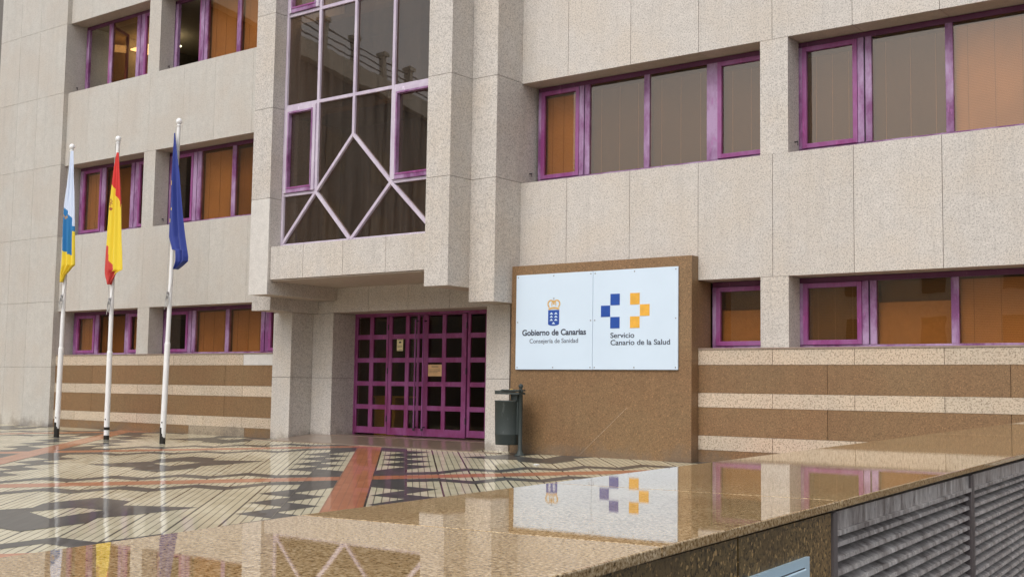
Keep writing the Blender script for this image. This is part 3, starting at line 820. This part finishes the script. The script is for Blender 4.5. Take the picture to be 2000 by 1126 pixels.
def text_mesh(txt, size, x, z, y, width, mat, parent, name='lettering', bold=0.0, space=1.0):
    cu = bpy.data.curves.new(name, 'FONT'); cu.body = txt; cu.size = size; cu.extrude = 0.0015; cu.offset = bold; cu.space_character = space
    o = bpy.data.objects.new(name, cu); C.objects.link(o)
    bpy.context.view_layer.update()
    dg = bpy.context.evaluated_depsgraph_get()
    me = bpy.data.meshes.new_from_object(o.evaluated_get(dg))
    bpy.data.objects.remove(o)
    xs = [v.co.x for v in me.vertices]; w0, w1 = min(xs), max(xs)
    k = width/(w1-w0)
    # one object per word
    gap = size*0.17
    iv = sorted((min(me.vertices[i].co.x for i in p.vertices), max(me.vertices[i].co.x for i in p.vertices)) for p in me.polygons)
    words = []
    for a_, b_ in iv:
        if words and a_ - words[-1][1] < gap: words[-1][1] = max(words[-1][1], b_)
        else: words.append([a_, b_])
    for wa, wb in words:
        bm = bmesh.new(); bm.from_mesh(me)
        bmesh.ops.delete(bm, geom=[f for f in bm.faces if not (wa-1e-4 <= f.calc_center_median().x <= wb+1e-4)], context='FACES')
        for v in bm.verts:
            v.co = Vector((x+(v.co.x-w0)*k, y-v.co.z, z+v.co.y))
        mw = bpy.data.meshes.new(name); bm.to_mesh(mw); bm.free()
        mw.materials.clear(); mw.materials.append(M[mat])
        for p in mw.polygons: p.material_index = 0
        t = link(name, mw, parent); t.matrix_parent_inverse = Matrix.Translation(parent.location).inverted()
YS = -0.25
def board(x0, x1, label):
    r = empty('sign_board', ((x0+x1)/2, YS, 1.46), label, 'sign', 'white sign boards on the brown wall')
    s = MB(); s.box(x0, x1, YS, YS+0.028, 1.463, 3.112, 'sign_white'); P(s, 'panel', r).modifiers.new('b', 'BEVEL').width = 0.003
    for fx in (0, .5, 1):
        for fz in (0, .5, 1):
            if fx == .5 and fz == .5: continue
            s = MB(); xx = x0+0.04+(x1-x0-0.08)*fx; zz = 1.50+(3.07-1.50)*fz
            s.tube((xx, YS-0.006, zz), (xx, YS+0.001, zz), 0.010, 0.012, 'steel', 10); P(s, 'screw', r)
    return r
L_ = board(-12.831, -11.216, 'white sign board with crowned blue shield emblem and Gobierno de Canarias lettering')
R_ = board(-11.210, -9.583, 'white sign board with blue and yellow squares and Servicio Canario de la Salud lettering')
ye = YS-0.0035
# blue shield with seven white peaks
s = MB()
pts = [(-12.132, ye, 2.482), (-12.132, ye, 2.245)] + [(-12.016-0.116*math.cos(a), ye, 2.245-0.032*math.sin(a)) for a in [math.pi*i/12 for i in range(1, 12)]] + [(-11.900, ye, 2.245), (-11.900, ye, 2.482)]
s.prism(pts, (0, 0.0025, 0), 'sign_blue')
for i, (cx, cz) in enumerate(((-12.062, 2.42), (-11.968, 2.42), (-12.062, 2.365), (-11.968, 2.365), (-12.062, 2.31), (-11.968, 2.31), (-12.016, 2.253))):
    s.prism([(cx-0.036, ye-0.002, cz-0.012), (cx+0.036, ye-0.002, cz-0.012), (cx+0.012, ye-0.002, cz+0.014), (cx, ye-0.002, cz+0.024), (cx-0.012, ye-0.002, cz+0.014)], (0, 0.0015, 0), 'sign_white')
P(s, 'shield_emblem', L_)
# crown
s = MB()
def arc(cx, cz, rx, rz, a0, a1, w, mat, n=14, yy=0.0):
    pr = None
    for i in range(n):
        t0 = a0+(a1-a0)*i/n; t1 = a0+(a1-a0)*(i+1)/n
        s.prism([(cx+(rx-w/2)*math.cos(t0), ye+yy, cz+(rz-w/2)*math.sin(t0)), (cx+(rx+w/2)*math.cos(t0), ye+yy, cz+(rz+w/2)*math.sin(t0)),
                 (cx+(rx+w/2)*math.cos(t1), ye+yy, cz+(rz+w/2)*math.sin(t1)), (cx+(rx-w/2)*math.cos(t1), ye+yy, cz+(rz-w/2)*math.sin(t1))], (0, 0.002, 0), mat)
cx = -12.014
arc(cx, 2.425, 0.17, 0.092, R(50), R(130), 0.034, 'sign_crown')
arc(cx-0.062, 2.585, 0.062, 0.062, R(0), R(240), 0.026, 'sign_crown', yy=-0.0003)
arc(cx+0.062, 2.585, 0.062, 0.062, R(-60), R(180), 0.026, 'sign_crown', yy=-0.0006)
arc(cx-0.016, 2.575, 0.026, 0.066, R(0), R(200), 0.018, 'sign_crown', yy=-0.0009)
arc(cx+0.016, 2.575, 0.026, 0.066, R(-20), R(180), 0.018, 'sign_crown', yy=-0.0012)
s.box(cx-0.004, cx+0.004, ye-0.002, ye, 2.655, 2.70, 'steel'); s.box(cx-0.015, cx+0.015, ye-0.0035, ye-0.0021, 2.676, 2.685, 'steel')
P(s, 'crown_emblem', L_)
text_mesh('Gobierno de Canarias', 0.142, -12.686, 2.052, YS-0.002, 1.343, 'sign_text', L_, bold=0.0035)
text_mesh('Consejería de Sanidad', 0.108, -12.524, 1.918, YS-0.002, 1.02, 'sign_text2', L_, bold=0.0005)
SQ = [(-10.861, 2.526, 'sign_blue'), (-11.047, 2.336, 'sign_blue'), (-10.861, 2.143, 'sign_blue'), (-10.477, 2.526, 'sign_gold'), (-10.289, 2.336, 'sign_gold'), (-10.477, 2.143, 'sign_gold')]
for col in ('sign_blue', 'sign_gold'):
    s = MB()
    for x, z, c in SQ:
        if c == col: s.box(x, x+0.183, ye, ye+0.0025, z, z+0.189, c)
    P(s, 'square_emblem', R_)
text_mesh('Servicio', 0.122, -10.854, 1.986, YS-0.002, 0.46, 'sign_text', R_, bold=0.0012)
text_mesh('Canario de la Salud', 0.122, -10.852, 1.868, YS-0.002, 1.128, 'sign_text', R_, bold=0.0012)

# ------------------------------------------------------------------ litter bin
bx, by = -12.40, -0.646; bz = zplaza(by)
bn = empty('litter_bin', (bx, by, bz), 'dark green cylindrical litter bin with flat lid hung on a finial post', 'litter bin')
s = MB(); s.lathe([(0.0, 0.0), (0.10, 0.0), (0.10, 0.012), (0.06, 0.03), (0.045, 0.075), (0.036, 0.09), (0.036, 1.06), (0.042, 1.065), (0.042, 1.10), (0.03, 1.11), (0.022, 1.13), (0.036, 1.15), (0.04, 1.175), (0.03, 1.20), (0.0, 1.215)], (bx, by, bz), 'bin_green', 20); P(s, 'post', bn)
cx_ = bx-0.275
s = MB(); s.lathe([(0.0, 0.175), (0.20, 0.175), (0.205, 0.19), (0.212, 0.34), (0.215, 0.345), (0.215, 0.36), (0.213, 0.365), (0.222, 0.90), (0.228, 0.905), (0.228, 0.925), (0.212, 0.925), (0.205, 0.30), (0.0, 0.30)], (cx_, by, bz), 'bin_green', 40); P(s, 'bin_body', bn)
s = MB()
out = [(cx_+0.235*math.cos(a), by+0.215*math.sin(a)) for a in [R(50+260*i/24) for i in range(25)]] + [(bx+0.03, by-0.09), (bx+0.03, by+0.09)]
s.prism([(x, y, bz+1.065+(0.02 if x > cx_ else 0.0)) for x, y in out], (0, 0, 0.028), 'bin_green')
rim = out[:]
for i in range(len(rim)):
    a, b_ = rim[i], rim[(i+1) % len(rim)]
    s.prism([(a[0], a[1], bz+1.03), (b_[0], b_[1], bz+1.03), (b_[0]+(cx_-b_[0])*0.05, b_[1]+(by-b_[1])*0.05, bz+1.03), (a[0]+(cx_-a[0])*0.05, a[1]+(by-a[1])*0.05, bz+1.03)], (0, 0, 0.034), 'bin_green')
P(s, 'lid', bn)
s = MB(); s.box(bx-0.17, bx-0.03, by-0.06, by+0.06, bz+0.93, bz+1.03, 'bin_green'); s.box(bx-0.09, bx-0.03, by-0.03, by+0.03, bz+0.35, bz+0.93, 'bin_green'); P(s, 'bracket', bn)
s = MB(); s.tube((bx-0.20, by-0.05, bz+1.105), (bx-0.13, by-0.06, bz+1.11), 0.012, 0.010, 'cardboard', 8); tag(s.build('cigarette_stub'), 'crumpled orange scrap lying on the litter bin lid', 'litter')
s = MB(); s.hexa([(-11.15, -1.97, zplaza(-1.97)+.004), (-11.06, -1.98, zplaza(-1.98)+.004), (-11.05, -1.90, zplaza(-1.9)+.004), (-11.14, -1.90, zplaza(-1.9)+.004), (-11.14, -1.96, zplaza(-1.97)+.008), (-11.08, -1.97, zplaza(-1.98)+.022), (-11.06, -1.92, zplaza(-1.9)+.012), (-11.12, -1.91, zplaza(-1.9)+.015)], 'rubble')
tag(s.build('paper_scrap'), 'small crumpled white paper scrap on the tiles in front of the sign wall', 'litter')

# ------------------------------------------------------------------ flagpoles and flags
def flagpole(x, y, ztop, xt, zjoin, zc, label, base):
    z0 = zplaza(y)
    r = empty('flagpole', (x, y, z0), label, 'flagpole', 'white flagpoles in front of the entrance')
    def at(z): return x+(xt-x)*(z-z0)/(ztop-z0)
    s = MB(); s.tube((at(zjoin), y, zjoin), (at(ztop-0.1), y, ztop-0.1), 0.045, 0.036, 'white_paint', 20); P(s, 'upper_tube', r)
    s = MB(); s.tube((x, y, z0+0.0), (at(zjoin), y, zjoin), 0.056, 0.056, 'white_paint', 20)
    s.tube((at(zjoin), y, zjoin), (at(zjoin+0.03), y, zjoin+0.03), 0.056, 0.046, 'white_paint', 20, False); P(s, 'lower_tube', r)
    if base == 'solid':
        s = MB(); s.tube((x, y, z0+0.002), (x, y, z0+0.32), 0.0585, 0.0585, 'black_paint', 20); P(s, 'black_base', r)
    else:
        s = MB(); s.tube((x, y, z0+0.002), (x, y, z0+0.09), 0.0585, 0.0585, 'black_paint', 20); P(s, 'black_base', r)
        s = MB(); s.tube((x, y, z0+0.20), (x, y, z0+0.26), 0.058, 0.058, 'black_paint', 20); P(s, 'black_band', r)
    s = MB(); s.lathe([(0.0, -0.005), (0.05, 0.0), (0.05, 0.012), (0.03, 0.02), (0.03, 0.03)]+[(0.062*math.sin(a), 0.095-0.068*math.cos(a)) for a in [R(25+155*i/12) for i in range(13)]], (at(ztop), y, ztop-0.13), 'white_paint', 20); P(s, 'ball_finial', r)
    s = MB(); s.tube((at(ztop-0.12)-0.05, y, ztop-0.12), (at(ztop-0.12)-0.02, y, ztop-0.12), 0.02, 0.02, 'steel', 8); P(s, 'pulley', r)
    s = MB()
    pts = [(at(ztop-0.15)+0.065, y-0.02, ztop-0.15), (at(4.5)+0.085, y-0.03, 4.5), (at(zc+0.3)+0.11, y-0.04, zc+0.3), (at(zc)+0.055, y-0.06, zc)]
    for a, b_ in zip(pts, pts[1:]): s.tube(a, b_, 0.006, 0.006, 'rope', 6)
    pts = [(at(ztop-0.15)-0.052, y-0.03, ztop-0.15), (at(zc+0.25)-0.06, y-0.05, zc+0.25), (at(zc)+0.0, y-0.062, zc)]
    for a, b_ in zip(pts, pts[1:]): s.tube(a, b_, 0.006, 0.006, 'rope', 6)
    for k in range(4):
        rr = 0.045+0.008*k; n = 14; oz = zc-0.02*k
        ring = [(at(zc)+0.006*k+rr*0.75*math.cos(2*math.pi*i/n), y-0.064-0.006*k, oz-0.05+rr*1.7*math.sin(2*math.pi*i/n)) for i in range(n)]
        for i in range(n): s.tube(ring[i], ring[(i+1) % n], 0.006, 0.006, 'rope', 6)
    s.tube((at(zc)-0.05, y-0.075, zc-0.12), (at(zc)-0.06, y-0.07, zc-0.28), 0.006, 0.006, 'rope', 6)
    P(s, 'halyard', r)
    s = MB(); s.box(at(zc)-0.02, at(zc)+0.02, y-0.075, y-0.05, zc-0.07, zc+0.07, 'steel'); P(s, 'cleat', r)
    s = MB(); s.tube((at(0.5)+0.02, y-0.062, z0+0.42), (at(0.5)+0.02, y-0.05, z0+0.42), 0.014, 0.014, 'dark_metal', 8); P(s, 'bolt', r)
    return at
PA = flagpole(-23.583, -2.376, 6.28, -23.498, 1.85, 2.93, 'leftmost white flagpole, with a black painted base, carrying the white, blue and yellow flag', 'solid')
PBf = flagpole(-21.95, -2.246, 6.30, -21.985, 1.76, 2.82, 'middle white flagpole, with a black and white banded base, carrying the red and yellow flag', 'band')
PC = flagpole(-19.916, -2.351, 6.38, -19.782, 1.91, 2.86, 'rightmost white flagpole, nearest the entrance, carrying the plain blue flag with stars', 'solid')

def fabric(name, col):
    mt, n, l, p = newmat(name); b = NB(n, l)
    c = b.mix(b.ramp(b.noise(260, 2), [(0.4, 0), (0.6, 1)]), tuple(x*0.93 for x in col), col)
    l.new(c, p.inputs['Base Color']); p.inputs['Roughness'].default_value = 0.75
    p.inputs['Sheen Weight'].default_value = 0.15
    return mt
for k, c in dict(f_white=(0.62, 0.70, 0.86), f_blue=(0.01, 0.17, 0.42), f_yellow=(0.80, 0.60, 0.03), f_red=(0.62, 0.025, 0.02), f_red2=(0.56, 0.05, 0.04), f_navy=(0.018, 0.038, 0.25), f_gold=(0.80, 0.60, 0.05), f_crest=(0.35, 0.07, 0.03), f_tan=(0.42, 0.27, 0.14)).items():
    M[k] = fabric(k[2:] + ' flag cloth', c)

# camera model, only used to turn traced outlines of the cloth into metres at the pole's own distance
FPX = 2346.388
def onplane(px, py, Y):
    c = Vector(((px-1000)/FPX, -(py-563)/FPX, -1.0))
    d = m.to_3x3() @ c
    t = (Y+16.968)/d.y
    return Vector((0, -16.968, 1.10)) + d*t
def flag(name, rows, colf, Y, label, folds, ox=90, oy=220, sc=3.3103, pole=None):
    """rows: (y, left, right) outline of the hanging cloth; colf(x, y) gives the dye"""
    bm = bmesh.new(); mats = []
    NU, NVs = 44, 150
    ys0, ys1 = rows[0][0], rows[-1][0]
    def lr(y):
        for a, b_ in zip(rows, rows[1:]):
            if a[0] <= y <= b_[0]:
                t = (y-a[0])/max(1e-6, b_[0]-a[0]); return a[1]+(b_[1]-a[1])*t, a[2]+(b_[2]-a[2])*t
        return rows[-1][1:]
    grid = []
    for j in range(NVs+1):
        y = ys0+(ys1-ys0)*j/NVs
        xl, xr = lr(y); row = []
        for i in range(NU+1):
            u_ = i/NU; x = xl+(xr-xl)*u_
            p = onplane(ox+x/sc, oy+y/sc, Y)
            amp = min(1.0, (j/NVs)*2.2+0.12)
            dy = sum(A*math.sin(2*math.pi*(fq*u_+ph+dr*j/NVs)) for A, fq, ph, dr in folds)*amp
            p = p + Vector((0, dy, 0))
            row.append(bm.verts.new(p))
        grid.append(row)
    for j in range(NVs):
        y = ys0+(ys1-ys0)*(j+.5)/NVs; xl, xr = lr(y)
        for i in range(NU):
            x = xl+(xr-xl)*(i+.5)/NU
            c = colf(x, y)
            if c not in mats: mats.append(c)
            f = bm.faces.new((grid[j][i], grid[j+1][i], grid[j+1][i+1], grid[j][i+1])); f.material_index = mats.index(c); f.smooth = True
    bmesh.ops.recalc_face_normals(bm, faces=bm.faces)
    me = bpy.data.meshes.new(name); bm.to_mesh(me); bm.free()
    for c in mats: me.materials.append(M[c])
    o = link(name, me)
    so = o.modifiers.new('cloth_thickness', 'SOLIDIFY'); so.thickness = 0.004; so.offset = 0
    tag(o, label, 'flag', 'limp flags on the white flagpoles')
    return o
def col1(x, y):
    if 113 < x < 150 and abs(y-(668+ (x-113)*0.35 + 7*math.sin(x*0.6))) < 7: return 'f_tan'
    if x > 166:
        return 'f_white' if y < 735 else ('f_blue' if y < 765 else 'f_yellow')
    if y < 600+(x-117)*1.65: return 'f_white'
    return 'f_blue' if y < 885+(x-103)*0.65 else 'f_yellow'
flag('flag', [(248, 158, 178), (330, 148, 181), (400, 140, 182), (520, 124, 187), (600, 115, 188), (740, 108, 187), (900, 102, 185), (985, 98, 184), (1000, 97, 165), (1020, 95, 150), (1050, 94, 122), (1095, 94, 103)], col1, -2.376-0.085,
     'limp white, blue and yellow striped flag on the leftmost pole', [(0.030, 2.6, 0.1, 0.4), (0.012, 5.3, 0.3, -0.6)])
def col2(x, y):
    if math.hypot((x-424)/9, (y-578)/24) < 1 and math.sin(x*1.3+y*0.35) > -0.2: return 'f_crest'
    if math.hypot((x-424)/7, (y-622)/10) < 1: return 'f_crest'
    if y < 700 and y < 455+max(0, x-428)*2.6: return 'f_red'
    if y > 862 and x < 408+max(0, y-955)*0.47: return 'f_red2'
    return 'f_yellow'
flag('flag', [(258, 456, 470), (350, 438, 474), (460, 426, 482), (600, 412, 489), (750, 402, 493), (860, 396, 496), (900, 393, 498), (1015, 388, 501), (1035, 389, 458), (1060, 392, 445), (1085, 400, 428), (1110, 404, 416)], col2, -2.246-0.085,
     'limp red and yellow flag with a small crest on the middle pole', [(0.034, 2.2, 0.35, 0.3), (0.010, 5.7, 0.1, 0.7)])
def col3(x, y):
    for cx, cy, rx, ry in ((806, 453, 7, 13), (799, 697, 8, 17), (820, 536, 5, 6), (816, 622, 4, 7)):
        if abs(x-cx)/rx + abs(y-cy)/ry < 1.5: return 'f_gold'
    return 'f_navy'
flag('flag', [(132, 828, 834), (250, 818, 850), (400, 805, 868), (540, 799, 875), (680, 792, 882), (800, 786, 892), (850, 798, 898), (884, 806, 902), (889, 832, 903), (930, 833, 908), (960, 833, 905), (990, 833, 870), (1012, 832, 840)], col3, -2.351-0.10,
     'limp plain blue flag with small yellow stars on the rightmost pole', [(0.045, 1.9, 0.0, 0.25), (0.014, 4.6, 0.2, -0.5)])

# ------------------------------------------------------------------ the street wall with its polished cap
LZ = 0.890
a = Vector(NEAR[0]); dn = (Vector(NEAR[1])-a).normalized(); nn_ = Vector((dn.y, -dn.x))    # nn_ points to the street
ms = a*dn.x if False else None
def S(t, off=0.0, z=0.0):
    p = a + dn*t + nn_*off
    return (p.x, p.y, z)
LW = empty('ledge_wall', (a.x, a.y, -1.35), 'brown granite street wall with wet mirror polished cap', 'wall')
seams = [-4.2, -2.2, 0.33, 1.19, 3.33, 5.5, 7.7, 9.9, 12.1, 15.6]
def width(t):
    p = a + dn*t
    # distance from the near edge to the far edge measured square to the wall
    d = Vector((FAR[1][0]-FAR[0][0], FAR[1][1]-FAR[0][1])).normalized(); n2 = Vector((d.y, -d.x))
    return (p-Vector(FAR[0])).dot(n2)
tilt = {2: 0.0006}
for i in range(len(seams)-1):
    t0, t1 = seams[i]+0.0015, seams[i+1]-0.0015
    zf = lambda t: LZ + (0.0025*t if t > 0.33 else 0.0008 - 0.0105*(0.33-t))
    z0, z1 = zf(t0), zf(t1)
    s = MB()
    s.hexa([S(t0, 0, z0-0.016), S(t1, 0, z1-0.016), S(t1, -width(t1), z1-0.016), S(t0, -width(t0), z0-0.016),
            S(t0, 0, z0), S(t1, 0, z1), S(t1, -width(t1), z1), S(t0, -width(t0), z0)], 'ledge')
    o = P(s, 'cap_slab', LW); bv = o.modifiers.new('b', 'BEVEL'); bv.width = 0.002; bv.segments = 2
s = MB()
def slabbox(s, t0, t1, o0, o1, z0, z1, mat):
    s.hexa([S(t0, o0, z0), S(t1, o0, z0), S(t1, o1, z0), S(t0, o1, z0), S(t0, o0, z1), S(t1, o0, z1), S(t1, o1, z1), S(t0, o1, z1)], mat)
for t0, t1 in ((-4.2, -0.6), (-0.6, 0.645), (0.649, 1.157)):
    slabbox(s, t0+0.0015, t1-0.0015, -0.030, -0.010, -1.35, LZ-0.019, 'brown_dirty')
slabbox(s, 9.0, 15.6, -0.030, -0.010, -1.35, LZ-0.019, 'brown_dirty')
for t0, t1 in ((-4.2, 1.15), (9.0, 15.6)): slabbox(s, t0, t1, -0.55, -0.031, -1.35, LZ-0.0175, 'mortar')
slabbox(s, 1.151, 8.99, -0.55, -0.20, -1.35, LZ-0.0175, 'dark_metal')
P(s, 'wall_face', LW)
# louvre panels
def louvre(t0, t1):
    s = MB()
    zt_ = LZ-0.020
    slabbox(s, t0, t0+0.028, -0.05, -0.006, -0.6, zt_, 'louvre_frame'); slabbox(s, t1-0.020, t1, -0.05, -0.006, -0.6, zt_, 'louvre_frame')
    slabbox(s, t0+0.028, t1-0.020, -0.045, -0.012, LZ-0.056, zt_, 'louvre')
    slabbox(s, t0+0.028, t1-0.020, -0.045, -0.004, LZ-0.066, LZ-0.0565, 'louvre')
    o = P(s, 'louvre_grille', LW)
    s = MB()
    z = LZ-0.070
    while z > -0.55:
        # sloping blade with a turned down lip
        A = lambda t: [S(t, -0.055, z+0.004), S(t, -0.012, z-0.0115), S(t, -0.0105, z-0.0200), S(t, -0.012, z-0.0200), S(t, -0.0135, z-0.0135), S(t, -0.055, z+0.002)]
        p0, p1 = A(t0+0.029), A(t1-0.021)
        s.prism(p0, Vector(p1[0])-Vector(p0[0]), 'louvre')
        z -= 0.0285
    b_ = s.build('blade', o)
    
for t0 in (1.160, 2.585, 4.05, 5.5, 6.95): louvre(t0, t0+1.42)
# pale blue cabinet door set in the wall
U = empty('meter_cabinet', S(0.5, 0, 0.3), 'pale blue metal meter cabinet set low in the brown wall', 'cabinet')
s = MB()
slabbox(s, 0.35, 0.997, -0.0095, -0.003, 0.30, 0.805, 'blue_box'); P(s, 'frame', U)
s = MB(); slabbox(s, 0.37, 0.966, -0.0028, 0.002, 0.32, 0.787, 'blue_box'); o = P(s, 'door', U); bv = o.modifiers.new('b', 'BEVEL'); bv.width = 0.002
s = MB(); slabbox(s, 0.3685, 0.9675, -0.0029, -0.0026, 0.3185, 0.7885, 'dark_metal'); P(s, 'door_gap', U)

# ------------------------------------------------------------------ buildings behind the photographer, seen in the glass
N1 = empty('side_building', (-30, -12, 0), 'grey building with railed roof terrace beside the square, seen mirrored in the bay glass', 'building')
def sx(y): return -44.33 + 0.289*(y+24.61)
s = MB(); ys = [-5.0, -45.0]
def strip(s, y0, y1, o0, o1, z0, z1, mat):
    s.hexa([(sx(y0)-o0, y0, z0), (sx(y1)-o0, y1, z0), (sx(y1)-o1, y1, z0), (sx(y0)-o1, y0, z0), (sx(y0)-o0, y0, z1), (sx(y1)-o0, y1, z1), (sx(y1)-o1, y1, z1), (sx(y0)-o1, y0, z1)], mat)
strip(s, -14, -62, 0.5, 14.0, -1.3, 17.6, 'grey_wall'); P(s, 'wall', N1)
s = MB(); strip(s, -14, -62, 0.0, 0.9, 17.61, 18.6, 'cream_wall'); P(s, 'parapet', N1)
y = -17.4; k = 0
while y > -60:
    s = MB(); strip(s, y, y-0.36, 0.05, 0.45, 18.602, 20.0, 'cream_wall'); strip(s, y+0.12, y-0.48, -0.05, 0.55, 20.002, 20.2, 'cream_wall'); P(s, 'parapet_post', N1)
    s = MB()
    for z in (18.95, 19.35, 19.75): strip(s, y-0.361, y-3.2, 0.25, 0.31, z, z+0.06, 'dark_metal')
    P(s, 'railing', N1); y -= 3.2
for yy in range(-18, -60, -5):
    for zz in (1.2, 5.0, 8.8, 12.6):
        s = MB(); strip(s, yy, yy-2.0, 0.46, 0.495, zz, zz+2.0, 'interior'); P(s, 'window', N1)
N2 = empty('street_building', (-25, -46, 0), 'cream rendered building across the street, seen mirrored in the ground floor glass', 'building')
s = MB(); s.box(-70, 25, -58, -46, -1.3, 9.5, 'cream_wall'); P(s, 'wall', N2)
s = MB(); s.box(-70.2, 25.2, -58.2, -45.8, 9.502, 9.9, 'grey_wall'); P(s, 'roof', N2)
for i in range(22):
    xx = -68 + i*4.2
    for zz in (0.6, 3.6, 6.6):
        s = MB(); s.box(xx, xx+1.3, -45.99, -45.95, zz, zz+1.7, 'interior'); P(s, 'window', N2)

# dark block next door, a sliver of it shows past the left wing
N3 = empty('neighbour_building', (-48, 14, 0), 'dark brown neighbouring building seen as a sliver beyond the left wing', 'building')
s = MB(); s.box(-75, -38, 12, 26, -1.3, 24, 'grey_wall'); P(s, 'wall', N3)
for i in range(8):
    for zz in (1, 4.5, 8, 11.5, 15, 18.5):
        s = MB(); s.box(-73+i*4.4, -71.4+i*4.4, 11.95, 11.99, zz, zz+1.8, 'interior'); P(s, 'window', N3)
